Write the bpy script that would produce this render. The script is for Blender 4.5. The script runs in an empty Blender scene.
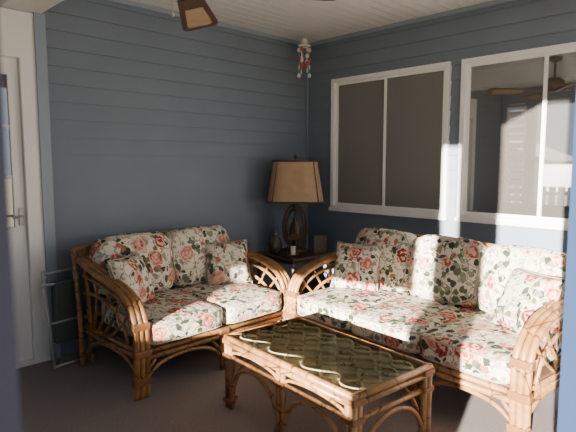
import bpy, bmesh, math, random
from mathutils import Vector, Matrix, noise, Euler
random.seed(4)
S = bpy.context.scene
COL = S.collection

# ------------------------------------------------------------------ materials
def newmat(name):
    m = bpy.data.materials.new(name); m.use_nodes = True
    nt = m.node_tree; b = nt.nodes['Principled BSDF']
    return m, nt, b

def N(nt, typ, **kw):
    n = nt.nodes.new(typ)
    for k, v in kw.items():
        setattr(n, k, v)
    return n

def plain(name, col, rough=.6, metal=0, var=.12, nscale=6, bump=0, bscale=60, spec=.5):
    m, nt, b = newmat(name)
    g = N(nt, 'ShaderNodeNewGeometry')
    nz = N(nt, 'ShaderNodeTexNoise'); nz.inputs['Scale'].default_value = nscale; nz.inputs['Detail'].default_value = 4
    nt.links.new(g.outputs['Position'], nz.inputs['Vector'])
    mr = N(nt, 'ShaderNodeMapRange'); mr.inputs['To Min'].default_value = 1-var; mr.inputs['To Max'].default_value = 1+var
    nt.links.new(nz.outputs['Fac'], mr.inputs['Value'])
    mx = N(nt, 'ShaderNodeVectorMath', operation='SCALE'); mx.inputs[0].default_value = col
    nt.links.new(mr.outputs[0], mx.inputs['Scale'])
    nt.links.new(mx.outputs[0], b.inputs['Base Color'])
    b.inputs['Roughness'].default_value = rough; b.inputs['Metallic'].default_value = metal
    b.inputs['Specular IOR Level'].default_value = spec
    if bump:
        n2 = N(nt, 'ShaderNodeTexNoise'); n2.inputs['Scale'].default_value = bscale
        nt.links.new(g.outputs['Position'], n2.inputs['Vector'])
        bp = N(nt, 'ShaderNodeBump'); bp.inputs['Strength'].default_value = bump; bp.inputs['Distance'].default_value = .01
        nt.links.new(n2.outputs['Fac'], bp.inputs['Height']); nt.links.new(bp.outputs[0], b.inputs['Normal'])
    return m

M_siding = plain('siding_paint', (.152, .182, .228), .6, var=.10, nscale=2.5, spec=.3)
M_trimblue = plain('trim_blue_paint', (.22, .27, .32), .5, var=.05)
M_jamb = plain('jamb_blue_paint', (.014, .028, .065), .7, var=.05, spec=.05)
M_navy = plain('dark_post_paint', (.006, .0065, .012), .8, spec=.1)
M_white = plain('white_vinyl', (.74, .73, .72), .4, var=.04)
M_ceil = plain('ceiling_paint', (.62, .61, .59), .5, var=.05)
M_dark = plain('shadow_black', (.02, .018, .016), .8)
M_carpet = plain('carpet', (.215, .188, .188), .95, var=.30, nscale=90, bump=.6, bscale=350, spec=.1)
M_iron = plain('bronze_metal', (.10, .06, .035), .4, .6)
M_steel = plain('steel_tube', (.40, .40, .39), .35, .3)
M_green = plain('green_canvas', (.07, .09, .075), .9, bump=.3)
M_deck = plain('seat_webbing', (.10, .055, .025), .8)
M_brown = plain('dark_carved_wood', (.065, .032, .018), .5, var=.4, nscale=40)
M_shell = plain('shell_white', (.7, .66, .6), .4)
M_red = plain('painted_red', (.45, .06, .03), .5)
M_jar = plain('dark_glaze', (.07, .062, .055), .25)
M_grass = plain('dry_grass', (.28, .26, .16), .95, var=.4, nscale=3)
M_block_shrub = plain('blocker_shrub_green', (.03, .055, .02), .9, var=.6, nscale=12)
M_roof = plain('roof_shingle', (.16, .15, .15), .9, var=.3, nscale=10)
M_block_blind = plain('blocker_blind_fabric', (.45, .42, .37), .9)
M_chain = plain('chain_brass', (.55, .50, .42), .35, .5)
M_cane = plain('woven_cane', (.60, .57, .43), .6, var=.25, nscale=160, bump=.4, bscale=220)

def rattan_mat(name, c1, c2):
    m, nt, b = newmat(name)
    g = N(nt, 'ShaderNodeNewGeometry')
    nz = N(nt, 'ShaderNodeTexNoise'); nz.inputs['Scale'].default_value = 14; nz.inputs['Detail'].default_value = 6
    nt.links.new(g.outputs['Position'], nz.inputs['Vector'])
    cr = N(nt, 'ShaderNodeValToRGB'); cr.color_ramp.elements[0].position = .3; cr.color_ramp.elements[1].position = .72
    cr.color_ramp.elements[0].color = (*c1, 1); cr.color_ramp.elements[1].color = (*c2, 1)
    nt.links.new(nz.outputs['Fac'], cr.inputs[0])
    vo = N(nt, 'ShaderNodeTexVoronoi', feature='DISTANCE_TO_EDGE'); vo.inputs['Scale'].default_value = 6
    nt.links.new(g.outputs['Position'], vo.inputs['Vector'])
    lt = N(nt, 'ShaderNodeMath', operation='LESS_THAN'); lt.inputs[1].default_value = .018
    nt.links.new(vo.outputs['Distance'], lt.inputs[0])
    mx = N(nt, 'ShaderNodeMix', data_type='RGBA'); mx.inputs[7].default_value = (c1[0]*.45, c1[1]*.4, c1[2]*.4, 1)
    nt.links.new(lt.outputs[0], mx.inputs[0]); nt.links.new(cr.outputs[0], mx.inputs[6])
    nt.links.new(mx.outputs[2], b.inputs['Base Color'])
    b.inputs['Roughness'].default_value = .36
    return m
M_rattan = rattan_mat('rattan', (.175, .078, .024), (.37, .185, .068))
M_rattan_l = rattan_mat('rattan_light', (.66, .50, .28), (.84, .70, .45))
M_wrap = plain('cane_wrap', (.16, .068, .022), .5, var=.4, nscale=120)
M_shade = plain('lamp_shade_parchment', (.32, .21, .125), .8, var=.25, nscale=14)
M_shadetrim = plain('lamp_shade_trim', (.07, .035, .018), .7)

def floral():
    m, nt, b = newmat('floral_fabric')
    L = nt.links.new
    g = N(nt, 'ShaderNodeNewGeometry')
    nz = N(nt, 'ShaderNodeTexNoise'); nz.inputs['Scale'].default_value = 16; nz.inputs['Detail'].default_value = 2
    L(g.outputs['Position'], nz.inputs['Vector'])
    sub = N(nt, 'ShaderNodeVectorMath', operation='SUBTRACT'); sub.inputs[1].default_value = (.5, .5, .5)
    L(nz.outputs['Color'], sub.inputs[0])
    sc = N(nt, 'ShaderNodeVectorMath', operation='SCALE'); sc.inputs['Scale'].default_value = .06
    L(sub.outputs[0], sc.inputs[0])
    ad = N(nt, 'ShaderNodeVectorMath', operation='ADD'); L(g.outputs['Position'], ad.inputs[0]); L(sc.outputs[0], ad.inputs[1])
    P = ad.outputs[0]
    def vor(scale, feat='F1', off=0):
        v = N(nt, 'ShaderNodeTexVoronoi', feature=feat); v.inputs['Scale'].default_value = scale
        if off:
            o = N(nt, 'ShaderNodeVectorMath', operation='ADD'); o.inputs[1].default_value = (off, off*.7, off*1.3); L(P, o.inputs[0]); L(o.outputs[0], v.inputs['Vector'])
        else: L(P, v.inputs['Vector'])
        return v
    def math_(op, a, bb):
        n = N(nt, 'ShaderNodeMath', operation=op)
        for i, q in enumerate((a, bb)):
            if isinstance(q, (int, float)): n.inputs[i].default_value = q
            else: L(q, n.inputs[i])
        return n.outputs[0]
    def sep(c):
        s = N(nt, 'ShaderNodeSeparateColor'); L(c, s.inputs[0]); return s.outputs
    def mix(f, a, bb):
        n = N(nt, 'ShaderNodeMix', data_type='RGBA')
        L(f, n.inputs[0])
        for i, q in ((6, a), (7, bb)):
            if isinstance(q, tuple): n.inputs[i].default_value = (*q, 1)
            else: L(q, n.inputs[i])
        return n.outputs[2]
    v1 = vor(7.0); v2 = vor(21, off=3.1); v3 = vor(36, off=1.7); ve = vor(11, 'DISTANCE_TO_EDGE', off=5.3); v4 = vor(15, off=7.7)
    v5 = vor(30, off=9.2)
    s1 = sep(v1.outputs['Color']); s2 = sep(v2.outputs['Color']); s3 = sep(v3.outputs['Color']); s4 = sep(v4.outputs['Color']); s5 = sep(v5.outputs['Color'])
    base = (.58, .525, .435)
    col = mix(math_('LESS_THAN', ve.outputs['Distance'], .024), base, (.20, .19, .125))
    sp = math_('MULTIPLY', math_('LESS_THAN', v5.outputs['Distance'], .38), math_('GREATER_THAN', s5[0], .46))
    col = mix(sp, col, (.27, .275, .21))
    lr = N(nt, 'ShaderNodeValToRGB'); lr.color_ramp.interpolation = 'CONSTANT'
    e = lr.color_ramp.elements; e[0].color = (.035, .05, .03, 1); e[1].position = .3; e[1].color = (.10, .125, .075, 1)
    x = e.new(.6); x.color = (.20, .22, .15, 1); x = e.new(.8); x.color = (.055, .07, .055, 1)
    L(s2[1], lr.inputs[0])
    leaf = math_('MULTIPLY', math_('LESS_THAN', v2.outputs['Distance'], .48), math_('GREATER_THAN', s2[0], .22))
    leaf = math_('MULTIPLY', leaf, math_('LESS_THAN', v1.outputs['Distance'], .66))
    col = mix(leaf, col, lr.outputs[0])
    sm = math_('MULTIPLY', math_('LESS_THAN', v4.outputs['Distance'], .29), math_('GREATER_THAN', s4[0], .62))
    sr = N(nt, 'ShaderNodeValToRGB'); sr.color_ramp.interpolation = 'CONSTANT'
    e = sr.color_ramp.elements; e[0].color = (.36, .11, .085, 1); e[1].position = .5; e[1].color = (.46, .29, .21, 1)
    x = e.new(.75); x.color = (.20, .19, .22, 1)
    L(s4[1], sr.inputs[0])
    col = mix(sm, col, sr.outputs[0])
    rr = N(nt, 'ShaderNodeValToRGB')
    e = rr.color_ramp.elements; e[0].color = (.17, .026, .024, 1); e[1].color = (.48, .25, .20, 1)
    x = e.new(.45); x.color = (.32, .065, .056, 1); x = e.new(.75); x.color = (.42, .15, .12, 1)
    L(s1[1], rr.inputs[0])
    rings = math_('ADD', math_('MULTIPLY', math_('SINE', math_('MULTIPLY', v1.outputs['Distance'], 38), 0), .25), math_('MULTIPLY', v3.outputs['Distance'], 1.1))
    petals = mix(math_('GREATER_THAN', rings, .61), rr.outputs[0], (.54, .33, .26))
    petals = mix(math_('LESS_THAN', rings, .12), petals, (.12, .03, .025))
    rose = math_('MULTIPLY', math_('LESS_THAN', v1.outputs['Distance'], .40), math_('GREATER_THAN', s1[0], .30))
    col = mix(rose, col, petals)
    L(col, b.inputs['Base Color'])
    b.inputs['Roughness'].default_value = .8
    b.inputs['Specular IOR Level'].default_value = .15
    w = N(nt, 'ShaderNodeTexNoise'); w.inputs['Scale'].default_value = 18; L(g.outputs['Position'], w.inputs['Vector'])
    bp = N(nt, 'ShaderNodeBump'); bp.inputs['Strength'].default_value = .5; bp.inputs['Distance'].default_value = .02
    L(w.outputs['Fac'], bp.inputs['Height']); L(bp.outputs[0], b.inputs['Normal'])
    return m
M_floral = floral()
M_pipe = plain('cushion_piping', (.36, .30, .235), .8, var=.45, nscale=30)

def glass_mat(name, tint, gl, transp=True, dif=(.1, .1, .1)):
    m = bpy.data.materials.new(name); m.use_nodes = True; nt = m.node_tree; nt.nodes.clear()
    out = N(nt, 'ShaderNodeOutputMaterial')
    g = N(nt, 'ShaderNodeBsdfGlossy'); g.inputs['Roughness'].default_value = .02; g.inputs['Color'].default_value = (*tint, 1)
    if transp:
        a = N(nt, 'ShaderNodeBsdfTransparent'); a.inputs['Color'].default_value = (.90, .98, .94, 1)
    else:
        a = N(nt, 'ShaderNodeBsdfDiffuse'); a.inputs['Color'].default_value = (*dif, 1)
    fr = N(nt, 'ShaderNodeFresnel'); fr.inputs['IOR'].default_value = gl
    mx = N(nt, 'ShaderNodeMixShader')
    nt.links.new(fr.outputs[0], mx.inputs[0]); nt.links.new(a.outputs[0], mx.inputs[1]); nt.links.new(g.outputs[0], mx.inputs[2])
    nt.links.new(mx.outputs[0], out.inputs[0])
    return m
M_glass = glass_mat('table_glass', (1, 1, 1), 1.5)
M_pane = glass_mat('window_glass_dark', (1, 1, 1), 4.5, False, (.075, .071, .067))
M_screen = glass_mat('window_screen', (.8, .8, .8), 1.5, False, (.17, .164, .156))

# ------------------------------------------------------------------ mesh helpers
def finish(bm, name, mat, parent=None, smooth=False, loc=None, rot=None, recalc=True):
    me = bpy.data.meshes.new(name)
    if recalc: bmesh.ops.recalc_face_normals(bm, faces=bm.faces[:])
    bm.to_mesh(me); bm.free()
    me.materials.append(mat)
    if smooth:
        for p in me.polygons: p.use_smooth = True
    o = bpy.data.objects.new(name, me); COL.objects.link(o)
    if loc is not None: o.location = loc
    if rot is not None: o.rotation_euler = rot
    if parent is not None: o.parent = parent
    return o

def empty(name, loc=(0, 0, 0), rz=0):
    e = bpy.data.objects.new(name, None); COL.objects.link(e); e.location = loc; e.rotation_euler = (0, 0, rz); e.empty_display_size = .1
    return e

def box(bm, x0, x1, y0, y1, z0, z1, bev=0):
    vs = [bm.verts.new((x, y, z)) for x in (x0, x1) for y in (y0, y1) for z in (z0, z1)]
    fs = []
    for q in ((0, 1, 3, 2), (4, 6, 7, 5), (0, 4, 5, 1), (2, 3, 7, 6), (0, 2, 6, 4), (1, 5, 7, 3)):
        fs.append(bm.faces.new([vs[i] for i in q]))
    if bev:
        es = list({e for f in fs for e in f.edges})
        bmesh.ops.bevel(bm, geom=es, offset=bev, segments=2, affect='EDGES', profile=.6)

def smooth_path(pts, sub=5, closed=False):
    pts = [Vector(p) for p in pts]
    if len(pts) < 3 and not closed: return pts
    out = []; n = len(pts)
    rng = n if closed else n-1
    for i in range(rng):
        if closed: p0, p1, p2, p3 = pts[(i-1) % n], pts[i], pts[(i+1) % n], pts[(i+2) % n]
        else:
            p1, p2 = pts[i], pts[i+1]; p0 = pts[i-1] if i > 0 else p1*2-p2; p3 = pts[i+2] if i+2 < n else p2*2-p1
        for k in range(sub):
            t = k/sub
            out.append(.5*((2*p1)+(-p0+p2)*t+(2*p0-5*p1+4*p2-p3)*t*t+(-p0+3*p1-3*p2+p3)*t**3))
    if not closed: out.append(pts[-1])
    return out

def tube(bm, pts, r, sub=5, closed=False, seg=8, sm=True):
    P = smooth_path(pts, sub, closed) if sm else [Vector(p) for p in pts]
    n = len(P); rings = []
    T = []
    for i in range(n):
        a = P[(i-1) % n] if (closed or i > 0) else P[i]; b = P[(i+1) % n] if (closed or i < n-1) else P[i]
        t = (b-a); T.append(t.normalized() if t.length > 1e-9 else Vector((0, 0, 1)))
    up = Vector((0, 0, 1)) if abs(T[0].z) < .9 else Vector((1, 0, 0))
    nrm = T[0].cross(up).normalized()
    for i in range(n):
        nrm = (nrm - T[i]*nrm.dot(T[i])).normalized(); bn = T[i].cross(nrm)
        rr = r[0]+(r[1]-r[0])*i/(n-1) if isinstance(r, tuple) else r
        rings.append([bm.verts.new(P[i]+(nrm*math.cos(2*math.pi*k/seg)+bn*math.sin(2*math.pi*k/seg))*rr) for k in range(seg)])
    m = n if closed else n-1
    for i in range(m):
        A, B = rings[i], rings[(i+1) % n]
        for k in range(seg):
            bm.faces.new((A[k], A[(k+1) % seg], B[(k+1) % seg], B[k]))
    if not closed:
        bm.faces.new(rings[0][::-1]); bm.faces.new(rings[-1])

def lathe(bm, prof, seg=24, cx=0, cy=0, sx=1, sy=1):
    rings = []
    for r, z in prof:
        rings.append([bm.verts.new((cx+r*sx*math.cos(2*math.pi*k/seg), cy+r*sy*math.sin(2*math.pi*k/seg), z)) for k in range(seg)])
    for A, B in zip(rings, rings[1:]):
        for k in range(seg): bm.faces.new((A[k], A[(k+1) % seg], B[(k+1) % seg], B[k]))
    bm.faces.new(rings[0][::-1]); bm.faces.new(rings[-1])

def siding(bm, fn, u0, u1, z0, z1, pitch=.120, dep=.014):
    i = math.floor(z0/pitch)
    while i*pitch < z1-1e-6:
        zb, zt = i*pitch, (i+1)*pitch
        a, c = max(zb, z0), min(zt, z1)
        oa = dep*(1-(a-zb)/pitch)+.002; oc = dep*(1-(c-zb)/pitch)+.002
        v = [bm.verts.new(fn(u, z, o)) for (u, z, o) in ((u0, a, oa), (u1, a, oa), (u1, c, oc), (u0, c, oc))]
        bm.faces.new(v)
        v2 = [bm.verts.new(fn(u, z, o)) for (u, z, o) in ((u0, a, 0), (u1, a, 0), (u1, a, oa), (u0, a, oa))]
        bm.faces.new(v2)
        i += 1

# ------------------------------------------------------------------ room shell
H = 2.59
XL = -4.7; YF = -3.2
XE = -2.60
bm = bmesh.new(); box(bm, XL-.1, .12, -5.2, .12, -.12, 0)
finish(bm, 'floor', M_carpet)

bm = bmesh.new()
box(bm, XL-.1, .12, -4.4, .12, H+.012, H+.10)
y = 0
while y > -4.4:
    box(bm, XL-.1, .0, y-.092, y, H, H+.02); y -= .10
finish(bm, 'ceiling', M_ceil)

bm = bmesh.new()
box(bm, XE, .12, 0, .10, 0, H)
box(bm, XL, -3.64, 0, .10, 0, H)
box(bm, -3.64, XE, 0, .10, 2.22, H)
siding(bm, lambda u, z, o: (u, -o, z), XE, 0, 0, H)
siding(bm, lambda u, z, o: (u, -o, z), XL, -3.69, 0, H)
finish(bm, 'wall_back', M_siding)

W1 = (-1.605, -.355); W2 = (-2.965, -1.705); WZ = (.93, 2.19)
bm = bmesh.new()
fn = lambda u, z, o: (-o, u, z)
for (a, b, z0, z1) in ((-4.4, 0, 0, WZ[0]), (-4.4, 0, WZ[1], H), (W1[1], 0, *WZ), (W2[1], W1[0], *WZ), (-4.4, W2[0], *WZ)):
    box(bm, 0, .12, a, b, z0, z1); siding(bm, fn, a, b, z0, z1)
finish(bm, 'wall_right', M_siding)

def window(name, y0, y1, z0, z1, m1, m2):
    root = empty(name, (0, (y0+y1)/2, z0))
    bm = bmesh.new(); h = (y1-y0)/2; H_ = z1-z0; f = .036
    for (a, b, c, d) in ((-h, -h+f, 0, H_), (h-f, h, 0, H_), (-h+f, h-f, 0, f), (-h+f, h-f, H_-f, H_)):
        box(bm, -.040, .07, a, b, c, d)
    box(bm, -.050, -.022, -h-.012, h+.012, -.02, .012)
    s = .024
    for (a, b, x) in ((-h+f, .015, -.022), (-.015, h-f, -.004)):
        for (p, q, c, d) in ((a, a+s, f, H_-f), (b-s, b, f, H_-f), (a+s, b-s, f, f+s), (a+s, b-s, H_-f-s, H_-f)):
            box(bm, x, x+.024, p, q, c, d)
    finish(bm, 'frame', M_white, root)
    bm = bmesh.new(); box(bm, -.012, -.006, -h+f+s-.005, -.005, f+s-.005, H_-f-s+.005); finish(bm, 'pane_1', m1, root)
    bm = bmesh.new(); box(bm, .006, .012, .005, h-f-s+.005, f+s-.005, H_-f-s+.005); finish(bm, 'pane_2', m2, root)
    bm = bmesh.new(); box(bm, .09, .10, -h, h, 0, H_); finish(bm, 'backing', M_dark, root)
window('window_1', *W1, *WZ, M_screen, M_screen)
window('window_2', *W2, *WZ, M_pane, M_pane)

bm = bmesh.new(); box(bm, -.03, -.017, -.03, -.017, 0, H); finish(bm, 'trim_1', M_trimblue)
bm = bmesh.new(); box(bm, XE-.065, XE+.005, -.05, .0, 0, 2.36); finish(bm, 'trim_2', M_trimblue)
bm = bmesh.new(); box(bm, XE+.02, 0, -.032, -.017, H-.035, H-.001); finish(bm, 'trim_3', M_trimblue)
bm = bmesh.new(); box(bm, -.032, -.017, -4.3, -.035, H-.035, H-.001); finish(bm, 'trim_4', M_trimblue)
bm = bmesh.new(); box(bm, XE-.26, XE-.02, -4.3, -.001, 2.36, H-.001); finish(bm, 'ceiling_beam', M_ceil)

root = empty('door_1', (-3.20, 0, 0))
bm = bmesh.new()
box(bm, .44, .535, -.035, .06, 0, 2.355); box(bm, -.535, -.44, -.035, .06, 0, 2.355); box(bm, -.44, .44, -.035, .06, 2.06, 2.355); box(bm, -.44, .535, -.045, .06, 0, .025)
finish(bm, 'casing', M_white, root)
bm = bmesh.new()
box(bm, -.435, -.36, 0, .045, .03, 2.05); box(bm, .37, .435, 0, .045, .03, 2.05)
box(bm, -.36, .37, 0, .045, .03, .95); box(bm, -.36, .37, 0, .045, 1.95, 2.05)
for i in (1, 2): box(bm, -.36, .37, .01, .035, .95+i*.333-.01, .95+i*.333+.01)
box(bm, -.01, .01, .01, .035, .95, 1.95)
box(bm, -.28, -.02, -.008, 0, .15, .82, .004); box(bm, .04, .30, -.008, 0, .15, .82, .004)
finish(bm, 'leaf', M_white, root)
bm = bmesh.new(); box(bm, -.36, .37, .018, .026, .95, 1.95); finish(bm, 'glass', M_pane, root)
bm = bmesh.new(); box(bm, .390, .418, -.010, 0, .96, 1.08, .004)
tube(bm, [(.404, -.01, 1.02), (.404, -.05, 1.02), (.34, -.055, 1.02)], .008); finish(bm, 'handle', M_steel, root, True)

bm = bmesh.new()
box(bm, XL-.1, XL, YF, 0, 0, .72)
box(bm, XL-.1, XL, YF, 0, 2.30, H)
box(bm, XL-.1, XL, -.10, 0, .72, 2.30)
box(bm, XL-.1, XL, -.55, -.42, .72, 2.30)
box(bm, XL-.1, XL, -1.62, -1.50, .72, 2.30)
finish(bm, 'wall_left', M_siding)
root = empty('window_3', (XL, -.26, 0))
bm = bmesh.new()
box(bm, -.06, .01, -.16, -.13, .72, 2.3); box(bm, -.06, .01, .13, .16, .72, 2.3)
z = .76
while z < 2.27:
    v = [(-.05, z), (-.045, z-.004), (.005, z+.085), (0, z+.089)]
    a = [bm.verts.new((x, -.13, q)) for x, q in v]; c = [bm.verts.new((x, .13, q)) for x, q in v]
    for i in range(4): bm.faces.new((a[i], a[(i+1) % 4], c[(i+1) % 4], c[i]))
    z += .125
finish(bm, 'louvers', M_white, root)
root = empty('added_sun_blocker_blind', (XL-.05, -2.35, 0))  # out-of-view blind, added so the sun misses the sofa's back cushions
bm = bmesh.new(); box(bm, -.004, .004, -.71, .72, 1.14, 2.27); finish(bm, 'blocker_sheet', M_block_blind, root)
bm = bmesh.new(); tube(bm, [(0, -.71, 2.27), (0, .72, 2.27)], .025, sm=False); tube(bm, [(0, -.71, 1.14), (0, .72, 1.14)], .012, sm=False); finish(bm, 'blocker_rods', M_white, root, True)

bm = bmesh.new()
box(bm, XL, -3.90, YF-.05, YF+.02, 0, H)
box(bm, -2.10, 0, YF-.06, YF, 0, .45)
box(bm, -3.90, 0, YF-.06, YF, 2.30, H)
finish(bm, 'wall_front', M_siding)
root = empty('door_frame', (-3.0, YF, 0))
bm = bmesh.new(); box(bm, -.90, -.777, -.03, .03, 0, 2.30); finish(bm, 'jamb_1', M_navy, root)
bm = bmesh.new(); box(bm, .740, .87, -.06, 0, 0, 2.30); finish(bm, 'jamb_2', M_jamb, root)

# outside
bm = bmesh.new(); box(bm, -60, 30, -60, 60, -.5, -.3); finish(bm, 'ground', M_grass)
root = empty('neighbor_house', (-30, 10, -.3))
bm = bmesh.new(); box(bm, -3, 3, -3, 3, 0, 1.9)
siding(bm, lambda u, z, o: (3+o, u, z), -3, 3, 0, 1.9, .15)
finish(bm, 'walls', M_white, root)
bm = bmesh.new()
a = [bm.verts.new(p) for p in ((3.4, 3.4, 1.85), (-3.4, 3.4, 1.85), (-3.4, 0, 3.2), (3.4, 0, 3.2), (-3.4, -3.4, 1.85), (3.4, -3.4, 1.85))]
bm.faces.new((a[0], a[1], a[2], a[3])); bm.faces.new((a[3], a[2], a[4], a[5])); bm.faces.new((a[0], a[3], a[5])); bm.faces.new((a[1], a[4], a[2])); bm.faces.new((a[0], a[5], a[4], a[1]))
finish(bm, 'roof', M_roof, root)
bm = bmesh.new()
for yy in (-2.2, .9): box(bm, 3.01, 3.05, yy, yy+1, .7, 1.5)
finish(bm, 'house_windows', M_dark, root)
def sun_block_shrub(loc, r, h):  # unseen shrub, added to keep direct sun off the back wall
    bm = bmesh.new(); bmesh.ops.create_icosphere(bm, subdivisions=4, radius=1)
    for v in bm.verts:
        k = 1+.18*noise.noise(v.co*4)+.12*noise.noise(v.co*11)
        t = (v.co.z+1)/2
        v.co = Vector((v.co.x*r*k*(1.15-.5*t), v.co.y*r*k*(1.15-.5*t), t*h))
    finish(bm, 'added_sun_blocker_shrub', M_block_shrub, None, True, loc)
sun_block_shrub((-9.3, -2.25, -.3), .95, 4.6)
bm = bmesh.new()
for i in range(40): box(bm, -.01, .01, -4+i*.26, -4+i*.26+.2, 0, 1.0)
box(bm, -.04, -.01, -4, 6.4, .2, .3); box(bm, -.04, -.01, -4, 6.4, .75, .85)
finish(bm, 'picket_fence', M_white, None, False, (-12.5, 3.5, -.3))

# ------------------------------------------------------------------ cushions
def cushion(name, w, d, h, parent, loc, rot=(0, 0, 0), p=5, crown=.02, wr=.006, seed=0, pipe=True):
    bm = bmesh.new(); bmesh.ops.create_cube(bm, size=2)
    bmesh.ops.subdivide_edges(bm, edges=bm.edges[:], cuts=13, use_grid_fill=True)
    for v in bm.verts:
        c = v.co.copy()
        q = (abs(c.x)**p+abs(c.y)**p+abs(c.z)**p)**(1/p); c /= q
        cr = crown*(1-c.x**2)*(1-c.y**2)*(1 if c.z > 0 else -1)*min(1, abs(c.z)*1.3)
        n = noise.noise(Vector((c.x*w*9+seed*3.1, c.y*d*9, c.z*2+seed)))
        v.co = Vector((c.x*w/2, c.y*d/2, c.z*h/2+cr+n*wr))
        v.co += Vector((c.x*w/2, c.y*d/2, 0)).normalized()*n*wr*1.2
    o = finish(bm, name, M_floral, parent, True, loc, rot)
    if pipe:
        bm = bmesh.new()
        for zc in (.80, -.80):
            rad = (1-abs(zc)**p)**(1/p); pts = []
            for k in range(56):
                a = 2*math.pi*k/56; cx, cy = math.cos(a), math.sin(a)
                q = (abs(cx)**p+abs(cy)**p)**(1/p); x, y_ = cx/q*rad, cy/q*rad
                n = noise.noise(Vector((x*w*9+seed*3.1, y_*d*9, zc*2+seed)))
                cr = crown*(1-x*x)*(1-y_*y_)*(1 if zc > 0 else -1)*.96
                pts.append(Vector((x*w/2*1.004, y_*d/2*1.004, zc*h/2+cr+n*wr))+Vector((x*w/2, y_*d/2, 0)).normalized()*n*wr*1.2)
            tube(bm, pts, .005, 1, True, 6)
        finish(bm, name+'_piping', M_pipe, parent, True, loc, rot)
    return o

def throw_pillow(name, s, t, parent, loc, rot, seed=0):
    bm = bmesh.new(); n = 16
    def mk(sg):
        g = []
        for i in range(n+1):
            row = []
            for j in range(n+1):
                x = -1+2*i/n; y = -1+2*j/n
                z = sg*t/2*max(0, (1-x**4)*(1-y**4))**.6
                nz = noise.noise(Vector((x*3+seed, y*3, sg)))*.010*(1-x*x)*(1-y*y)
                px = x*(1-.07*(1-y*y)); py = y*(1-.07*(1-x*x))
                row.append(bm.verts.new((px*s/2, py*s/2, z+nz)))
            g.append(row)
        for i in range(n):
            for j in range(n): bm.faces.new((g[i][j], g[i+1][j], g[i+1][j+1], g[i][j+1]))
    mk(1); mk(-1)
    bmesh.ops.remove_doubles(bm, verts=bm.verts[:], dist=1e-5)
    finish(bm, name, M_floral, parent, True, loc, rot)
    bm = bmesh.new(); pts = []
    for k in range(64):
        e = k//16; f = -1+2*(k % 16)/16
        x, y = [(f, -1), (1, f), (-f, 1), (-1, -f)][e]
        pts.append((x*(1-.07*(1-y*y))*s/2, y*(1-.07*(1-x*x))*s/2, 0))
    tube(bm, pts, .006, 1, True, 6); finish(bm, name+'_piping', M_pipe, parent, True, loc, rot)

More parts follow.
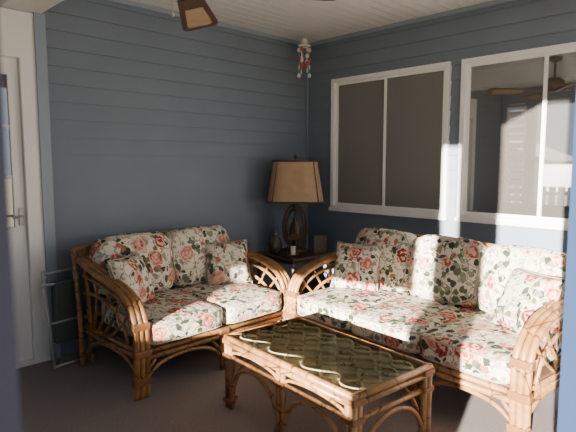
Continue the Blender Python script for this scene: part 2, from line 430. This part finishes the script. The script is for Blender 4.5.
# ------------------------------------------------------------------ rattan sofa
def sofa(name, loc, rz, W, n, pillows):
    root = empty(name, loc, rz)
    bm = bmesh.new(); bw = bmesh.new()
    hoop = [(.02, .735), (-.10, .705), (-.26, .665), (-.44, .635), (-.58, .60), (-.68, .54), (-.735, .44), (-.745, .30), (-.74, .15), (-.735, 0.0)]
    hoop2 = [(.0, .62), (-.14, .61), (-.32, .585), (-.48, .55), (-.60, .49), (-.67, .40), (-.69, .285)]
    hoop3 = [(-.02, .50), (-.15, .515), (-.30, .50), (-.44, .46), (-.54, .39), (-.585, .285)]
    for side in (0, 1):
        xs = [(.018, .052, .086), (W-.018, W-.052, W-.086)][side]
        for k, x in enumerate(xs):
            tube(bm, [(x, y, z) for y, z in hoop], .0185, 5)
        xm = xs[1]
        tube(bm, [(xm, y, z) for y, z in hoop2], .013, 5)
        tube(bm, [(xm, y, z) for y, z in hoop3], .012, 5)
        for (a, b_) in (((-.10, .28), (-.02, .70)), ((-.14, .28), (-.20, .67)), ((-.20, .28), (-.38, .635)), ((-.28, .28), (-.54, .60)), ((-.36, .28), (-.66, .54))):
            mid = ((a[0]+b_[0])/2-.015, (a[1]+b_[1])/2-.01)
            tube(bm, [(xm, *a), (xm, *mid), (xm, *b_)], .009, 4)
        for x in (xs[0], xs[2]):
            tube(bm, [(x, -.01, 0), (x, 0, .30), (x, .035, .60), (x, .065, .80)], .0175, 4)
        for z in (.27, .235): tube(bm, [(xm, .0, z), (xm, -.74, z)], .015, sm=False)
        tube(bm, [(xm, -.02, .05), (xm, -.07, .14), (xm, -.20, .20), (xm, -.37, .215), (xm, -.54, .20), (xm, -.67, .14), (xm, -.73, .05)], .013)
        for (y, z) in ((-.745, .27), (-.739, .10), (-.735, .43)):
            box(bw, xs[0]-.022 if side == 0 else xs[2]-.022, xs[2]+.022 if side == 0 else xs[0]+.022, y-.023, y+.023, z-.022, z+.022, .008)
        box(bw, min(xs)-.021, max(xs)+.021, -.01, .045, .69, .745, .008)
    x0, x1 = .052, W-.052
    for z, y in ((.27, -.735), (.232, -.735), (.27, 0.0)):
        tube(bm, [(x0, y, z), (x1, y, z)], .017, sm=False)
    seatw = (W-.21)/n
    xsn = [.052]+[.105+seatw*i for i in range(1, n)]+[W-.052]
    for i in range(1, n):
        tube(bm, [(xsn[i]-.018, -.735, 0), (xsn[i]-.018, -.735, .27)], .016, sm=False)
        tube(bm, [(xsn[i]+.018, -.735, 0), (xsn[i]+.018, -.735, .27)], .016, sm=False)
        tube(bm, [(xsn[i], 0, 0), (xsn[i], 0, .27)], .016, sm=False)
        box(bw, xsn[i]-.04, xsn[i]+.04, -.758, -.712, .215, .285, .008)
    for i in range(n):
        a, b_ = xsn[i]+.02, xsn[i+1]-.02; m = (a+b_)/2; w = b_-a
        tube(bm, [(a, -.735, .06), (a+.06*w, -.735, .13), (a+.22*w, -.735, .185), (m, -.735, .205), (b_-.22*w, -.735, .185), (b_-.06*w, -.735, .13), (b_, -.735, .06)], .012)
        tube(bm, [(a, -.735, .14), (a+.13*w, -.735, .215)], .010, sm=False); tube(bm, [(b_, -.735, .14), (b_-.13*w, -.735, .215)], .010, sm=False)
    tube(bm, [(x0-.03, .065, .79), (W*.25, .075, .825), (W*.5, .078, .835), (W*.75, .075, .825), (x1+.03, .065, .79)], .018)
    tube(bm, [(x0, .06, .755), (W*.25, .068, .785), (W*.5, .07, .795), (W*.75, .068, .785), (x1, .06, .755)], .013)
    tube(bm, [(x0, .005, .33), (x1, .005, .33)], .014, sm=False)
    k = int(W/.10)
    for i in range(1, k):
        x = W*i/k; tube(bm, [(x, .005, .33), (x, .035, .56), (x, .066, .77)], .009, 3)
    finish(bm, 'rattan_frame', M_rattan, root, True)
    finish(bw, 'cane_wraps', M_wrap, root)
    bm = bmesh.new(); box(bm, .06, W-.06, -.72, -.01, .283, .297); finish(bm, 'seat_deck', M_deck, root)
    for i in range(n):
        cx = .105+seatw*(i+.5)
        cushion(f'seat_cushion_{i+1}', seatw+.006, .70, .140, root, (cx, -.425, .375), (math.radians(1.5), 0, 0), 9, .014, .005, seed=i+n*7)
        cushion(f'back_cushion_{i+1}', seatw+.03, .45, .16, root, (cx+random.uniform(-.006, .006), -.085, .655), (math.radians(77), 0, math.radians(random.uniform(-2, 2))), 4.6, .035, .010, seed=i+n*3+2)
    for j, (x, y, z, rx, ry, rz_, s) in enumerate(pillows):
        throw_pillow(f'throw_pillow_{j+1}', s, .15, root, (x, y, z), (math.radians(rx), math.radians(ry), math.radians(rz_)), j*2+n)
    return root

sofa('rattan_loveseat', (-2.565, -.30, 0), math.radians(1.2), 1.32, 2,
     [(.23, -.33, .60, 70, 0, 32, .36), (1.07, -.28, .60, 68, 0, -22, .36)])
sofa('rattan_sofa', (-.593, -1.125, 0), math.radians(-95), 1.80, 3,
     [(.26, -.28, .60, 68, 0, 22, .37), (1.55, -.30, .60, 66, 0, -24, .38)])

# ------------------------------------------------------------------ coffee table
root = empty('coffee_table', (-1.985, -1.972, 0), math.radians(-95.2))
bm = bmesh.new(); bw = bmesh.new(); bl = bmesh.new()
LX, LY, HT = .50, .275, .42
def rect(bm, lx, ly, z, r):
    for s in (-1, 1):
        tube(bm, [(-lx-.012, s*ly, z), (lx+.012, s*ly, z)], r, sm=False)
        tube(bm, [(s*lx, -ly-.012, z), (s*lx, ly+.012, z)], r, sm=False)
rect(bm, LX-.015, LY-.015, HT-.016, .0165)
rect(bm, LX-.015, LY-.015, HT-.049, .015)
rect(bm, LX-.018, LY-.018, HT-.120, .0125)
legs = [(-LX+.015, -LY+.015), (LX-.015, -LY+.015), (-LX+.015, LY-.015), (LX-.015, LY-.015)]
for (x, y) in legs:
    sx = 1 if x < 0 else -1; sy = 1 if y < 0 else -1
    tube(bm, [(x, y, 0), (x, y, HT-.03)], .0165, sm=False)
    tube(bm, [(x+sx*.034, y, 0), (x+sx*.034, y, HT-.05)], .014, sm=False)
    tube(bm, [(x, y+sy*.034, 0), (x, y+sy*.034, HT-.05)], .014, sm=False)
    for z in (.045, HT-.12, HT-.035):
        box(bw, min(x, x+sx*.034)-.02, max(x, x+sx*.034)+.02, y-.021, y+.021, z-.014, z+.014, .006)
        box(bw, x-.021, x+.021, min(y, y+sy*.034)-.02, max(y, y+sy*.034)+.02, z-.0135, z+.0135, .006)
for s in (-1, 1):
    y = s*(LY-.015)
    for dx in (-.017, .017): tube(bm, [(dx, y, 0), (dx, y, HT-.05)], .0145, sm=False)
    for z in (.045, HT-.12): box(bw, -.038, .038, y-.021, y+.021, z-.014, z+.014, .006)
    for (a, b_) in ((-LX+.05, -.02), (.02, LX-.05)):
        w = b_-a; m = (a+b_)/2
        tube(bm, [(a, y, .05), (a+.05*w, y, .15), (a+.2*w, y, .235), (m, y, .275), (b_-.2*w, y, .235), (b_-.05*w, y, .15), (b_, y, .05)], .0115)
        tube(bm, [(a, y, HT-.125), (a+.10*w, y, .335), (m, y, .352), (b_-.10*w, y, .335), (b_, y, HT-.125)], .008)
    x = s*(LX-.015); a, b_ = -LY+.05, LY-.05; w = b_-a
    tube(bm, [(x, a, .05), (x, a+.06*w, .15), (x, a+.22*w, .235), (x, 0, .27), (x, b_-.22*w, .235), (x, b_-.06*w, .15), (x, b_, .05)], .0115)
ix = LX-.045; iy = LY-.045
nc, nr = 7, 4
for j in range(nr):
    y0 = -iy+(j+.5)*2*iy/nr
    for ph in (0, 1):
        pts = []
        for k in range(0, 6*nc+1):
            t = k/(6*nc); pts.append((-ix+2*ix*t, y0+(iy/nr*.86)*math.sin(t*nc*math.pi+ph*math.pi), HT-.016+(.004 if ph else -.004)))
        tube(bl, pts, .0095, 2, seg=6)
finish(bm, 'rattan_frame', M_rattan, root, True)
finish(bl, 'fretwork', M_rattan_l, root, True)
finish(bw, 'cane_wraps', M_wrap, root)
bm = bmesh.new(); box(bm, -LX+.02, LX-.02, -LY+.02, LY-.02, HT-.048, HT-.040); finish(bm, 'cane_panel', M_cane, root)
bm = bmesh.new()
g4 = [bm.verts.new(p) for p in ((-LX+.030, -LY+.030, HT+.001), (LX-.030, -LY+.030, HT+.001), (LX-.030, LY-.030, HT+.001), (-LX+.030, LY-.030, HT+.001))]
bm.faces.new(g4)
finish(bm, 'glass_top', M_glass, root, recalc=False)

# ------------------------------------------------------------------ end table and lamp
root = empty('end_table', (-.56, -.36, 0), 0)
bm = bmesh.new(); ET = .55
for x in (-.23, .23):
    for y in (-.23, .23): tube(bm, [(x, y, 0), (x, y, ET-.02)], .017, sm=False)
for z in (ET-.05, .16):
    for s in (-1, 1):
        tube(bm, [(-.24, s*.23, z), (.24, s*.23, z)], .014, sm=False); tube(bm, [(s*.23, -.24, z), (s*.23, .24, z)], .014, sm=False)
box(bm, -.26, .26, -.26, .26, ET-.03, ET, .01)
box(bm, -.23, .23, -.23, .23, .15, .165)
finish(bm, 'rattan_frame', M_brown, root)

root = empty('table_lamp', (-.51, -.33, ET), math.radians(-45))
bm = bmesh.new()
lathe(bm, [(.0, .001), (.11, .001), (.115, .014), (.09, .035), (.04, .045), (0.0, .046)])
for s in (0, math.pi/2):
    for w, h0, h1 in ((.112, .03, .44), (.085, .04, .40)):
        pts = []
        for k in range(20):
            a = 2*math.pi*k/20; r = w*math.sin(a); z = (h0+h1)/2-(h1-h0)/2*math.cos(a)
            pts.append((r*math.cos(s), r*math.sin(s), z))
        tube(bm, pts, .012, 2, True)
tube(bm, [(0, 0, .03), (0, 0, .50)], .010, sm=False)
lathe(bm, [(0, .05), (.03, .055), (.035, .09), (.055, .13), (.062, .19), (.045, .25), (.022, .29), (.028, .31), (0, .33)], 16)
lathe(bm, [(0, .405), (.03, .407), (.022, .44), (0, .445)], 16)
finish(bm, 'bentwood_base', M_brown, root, True)
bm = bmesh.new()
prof = [(.265, .47), (.262, .49), (.250, .56), (.238, .64), (.222, .73), (.208, .83), (.207, .85)]
seg = 40; rings = []
for r, z in prof:
    row = []
    for k in range(seg):
        a = 2*math.pi*k/seg; c, s_ = math.cos(a), math.sin(a); q = (abs(c)**3+abs(s_)**3)**(1/3)
        row.append(bm.verts.new((r*c/q, r*.72*s_/q, z)))
    rings.append(row)
for A, B in zip(rings, rings[1:]):
    for k in range(seg): bm.faces.new((A[k], A[(k+1) % seg], B[(k+1) % seg], B[k]))
o = finish(bm, 'shade', M_shade, root, True)
bm = bmesh.new()
for r, z in ((.266, .473), (.208, .848)):
    pts = []
    for k in range(seg):
        a = 2*math.pi*k/seg; c, s_ = math.cos(a), math.sin(a); q = (abs(c)**3+abs(s_)**3)**(1/3)
        pts.append((r*c/q, r*.72*s_/q, z))
    tube(bm, pts, .008, 1, True)
for k in (0, 10, 20, 30):
    a = 2*math.pi*(k+5)/seg; c, s_ = math.cos(a), math.sin(a); q = (abs(c)**3+abs(s_)**3)**(1/3)
    tube(bm, [((r+.001)*c/q, (r*.72+.001)*s_/q, z) for r, z in prof], .005, 2)
tube(bm, [(-.207, 0, .835), (.207, 0, .835)], .004, sm=False)
tube(bm, [(0, 0, .49), (0, 0, .88)], .006, sm=False)
lathe(bm, [(0, .875), (.014, .88), (.016, .895), (.006, .91), (0, .915)], 12)
finish(bm, 'shade_trim', M_shadetrim, root, True)

root = empty('candle_lantern', (-.71, -.50, ET), .5)
bm = bmesh.new(); box(bm, -.045, .045, -.045, .045, .001, .015, .003); box(bm, -.045, .045, -.045, .045, .15, .162, .003)
for x in (-.04, .04):
    for y in (-.04, .04): tube(bm, [(x, y, .012), (x, y, .152)], .004, sm=False)
a = [bm.verts.new(p) for p in ((-.045, -.045, .16), (.045, -.045, .16), (.045, .045, .16), (-.045, .045, .16), (0, 0, .21))]
for i in range(4): bm.faces.new((a[i], a[(i+1) % 4], a[4]))
tube(bm, [(.02*math.cos(t), 0, .225+.02*math.sin(t)) for t in [k*math.pi/5 for k in range(10)]], .003, 1, True, 6)
finish(bm, 'lantern_cage', M_brown, root)
bm = bmesh.new(); lathe(bm, [(0, .016), (.022, .016), (.022, .09), (0, .091)], 14); finish(bm, 'candle', M_shell, root)
root = empty('ginger_jar', (-.74, -.30, ET), 0)
bm = bmesh.new(); lathe(bm, [(0, .001), (.035, .001), (.058, .045), (.064, .09), (.048, .14), (.028, .16), (.028, .175), (.036, .182), (.015, .20), (0, .218)]); finish(bm, 'jar_body', M_jar, root, True)
root = empty('picture_frame', (-.40, -.55, ET+.001), math.radians(-50))
bm = bmesh.new()
for (x0, x1, z0, z1) in ((-.06, -.045, 0, .16), (.045, .06, 0, .16), (-.045, .045, 0, .015), (-.045, .045, .145, .16)): box(bm, x0, x1, -.008, .008, z0, z1)
finish(bm, 'frame', M_brown, root)
bm = bmesh.new(); box(bm, -.046, .046, -.002, .004, .014, .146); finish(bm, 'print', M_jar, root)

# ------------------------------------------------------------------ wind chime
root = empty('wind_chime', (-.29, -.23, H), 0)
bm = bmesh.new(); br = bmesh.new(); bs = bmesh.new()
tube(bs, [(0, 0, 0), (0, 0, -.10)], .003, sm=False)
tube(bm, [(.05*math.cos(t), 0.05*math.sin(t), -.10) for t in [k*math.pi/6 for k in range(12)]], .010, 2, True)
bmesh.ops.create_uvsphere(bm, u_segments=14, v_segments=10, radius=.034, matrix=Matrix.Translation((0, 0, -.06)))
for k in range(6):
    a = k*math.pi/3+.3; x, y = .05*math.cos(a), .05*math.sin(a); Ln = .20+.05*((k*7) % 3)
    tube(bs, [(x, y, -.10), (x, y, -.10-Ln)], .0015, sm=False, seg=5)
    for j in range(4):
        z = -.14-j*(Ln-.03)/3.4
        tgt = br if (j+k) % 3 == 0 else bm
        bmesh.ops.create_uvsphere(tgt, u_segments=10, v_segments=7, radius=.019, matrix=Matrix.Translation((x, y, z)) @ Matrix.Rotation(k+j, 4, 'Z') @ Matrix.Diagonal((1, .35, 1.15, 1)))
finish(bm, 'shells', M_shell, root, True); finish(br, 'red_shells', M_red, root, True); finish(bs, 'strings', M_chain, root)

# ------------------------------------------------------------------ ceiling fan
root = empty('ceiling_fan', (-2.50, -1.56, 0), math.radians(49))
bm = bmesh.new()
lathe(bm, [(0, H-.001), (.07, H-.001), (.065, H-.04), (.02, H-.06), (0, H-.061)])
tube(bm, [(0, 0, 2.3), (0, 0, H-.03)], .014, sm=False)
lathe(bm, [(0, 2.36), (.06, 2.355), (.105, 2.32), (.11, 2.27), (.09, 2.225), (.05, 2.20), (.0, 2.195)])
for k in range(4):
    R = Matrix.Rotation(k*math.pi/2, 4, 'Z')
    b2 = bmesh.new(); box(b2, .08, .28, -.02, .02, 2.213, 2.221); bmesh.ops.transform(b2, matrix=R, verts=b2.verts[:])
    me = bpy.data.meshes.new('t'); b2.to_mesh(me); b2.free(); bm.from_mesh(me)
finish(bm, 'motor', M_iron, root, True)
bm = bmesh.new(); bi = bmesh.new()
def blade(bmx, x0, x1, w0, w1, z0, z1, M):
    b2 = bmesh.new(); n = 14
    out = []
    for i in range(n+1):
        t = i/n; x = x0+(x1-x0)*t; w = w0+(w1-w0)*t
        if t > .88: w *= math.sqrt(max(.0, 1-((t-.88)/.12)**2*.4))
        out.append((x, w))
    loop = [(x, w) for x, w in out]+[(x, -w) for x, w in reversed(out)]
    a = [b2.verts.new((x, y, z0)) for x, y in loop]; c = [b2.verts.new((x, y, z1)) for x, y in loop]
    b2.faces.new(a[::-1]); b2.faces.new(c)
    for i in range(len(a)): b2.faces.new((a[i], a[(i+1) % len(a)], c[(i+1) % len(a)], c[i]))
    bmesh.ops.transform(b2, matrix=M, verts=b2.verts[:])
    me = bpy.data.meshes.new('t'); b2.to_mesh(me); b2.free(); bmx.from_mesh(me)
for k in range(4):
    M = Matrix.Rotation(k*math.pi/2, 4, 'Z') @ Matrix.Translation((0, 0, 2.21)) @ Matrix.Rotation(math.radians(-13), 4, 'X')
    blade(bm, .20, .76, .065, .115, -.004, .004, M)
    blade(bi, .36, .70, .048, .078, -.006, -.0035, M)
finish(bm, 'blades', M_brown, root)
finish(bi, 'cane_inserts', M_shade, root)
bm = bmesh.new(); tube(bm, [(.10, .07, 2.215), (.10, .07, 2.10)], .002, sm=False, seg=6)
bmesh.ops.create_uvsphere(bm, u_segments=8, v_segments=6, radius=.008, matrix=Matrix.Translation((.10, .07, 2.10)))
finish(bm, 'pull_chain', M_chain, root)

# ------------------------------------------------------------------ folding chair behind the loveseat
root = empty('folding_chair', (-2.54, -.12, 0), math.radians(8))
bm = bmesh.new()
for x in (-.18, .04):
    tube(bm, [(x, -.09, .01), (x+.015, .03, .60), (x+.015, .035, .63)], .010, 2)
    tube(bm, [(x+.05, -.03, .01), (x-.02, -.01, .56)], .010, sm=False)
tube(bm, [(-.18, -.09, .012), (.04, -.09, .012)], .010, sm=False)
tube(bm, [(-.165, .035, .63), (.055, .035, .63)], .010, sm=False)
tube(bm, [(-.20, -.01, .56), (.02, -.01, .56)], .010, sm=False)
tube(bm, [(-.17, -.045, .30), (.05, -.045, .30)], .008, sm=False)
finish(bm, 'tubes', M_steel, root, True)
bm = bmesh.new(); box(bm, -.12, .04, -.035, .03, .14, .57, .012); finish(bm, 'canvas', M_green, root)

# ------------------------------------------------------------------ lights
w = bpy.data.worlds.new('World'); S.world = w; w.use_nodes = True
nt = w.node_tree; bg = nt.nodes['Background']
bg.inputs[0].default_value = (.76, .86, 1.0, 1); bg.inputs[1].default_value = .92
sd = Vector((.953, .301, -.158)).normalized()
SL = bpy.data.lights.new('sunlight', 'SUN'); SL.energy = 70; SL.angle = math.radians(.7); SL.color = (1, .89, .75)
lo = bpy.data.objects.new('sunlight', SL); COL.objects.link(lo); lo.location = (-6, -6, 5)
lo.rotation_euler = sd.to_track_quat('-Z', 'Y').to_euler()

# ------------------------------------------------------------------ camera
cam = bpy.data.cameras.new('camera'); co = bpy.data.objects.new('camera', cam); COL.objects.link(co)
cam.sensor_width = 36; cam.lens = 511/576*36; cam.clip_start = .02
co.location = (-3.907, -3.690, 1.37)
co.rotation_euler = Euler((math.radians(90-5.8), 0, math.radians(45.5-90)), 'XYZ')
cam.dof.use_dof = True; cam.dof.focus_distance = 4; cam.dof.aperture_fstop = 4
S.camera = co
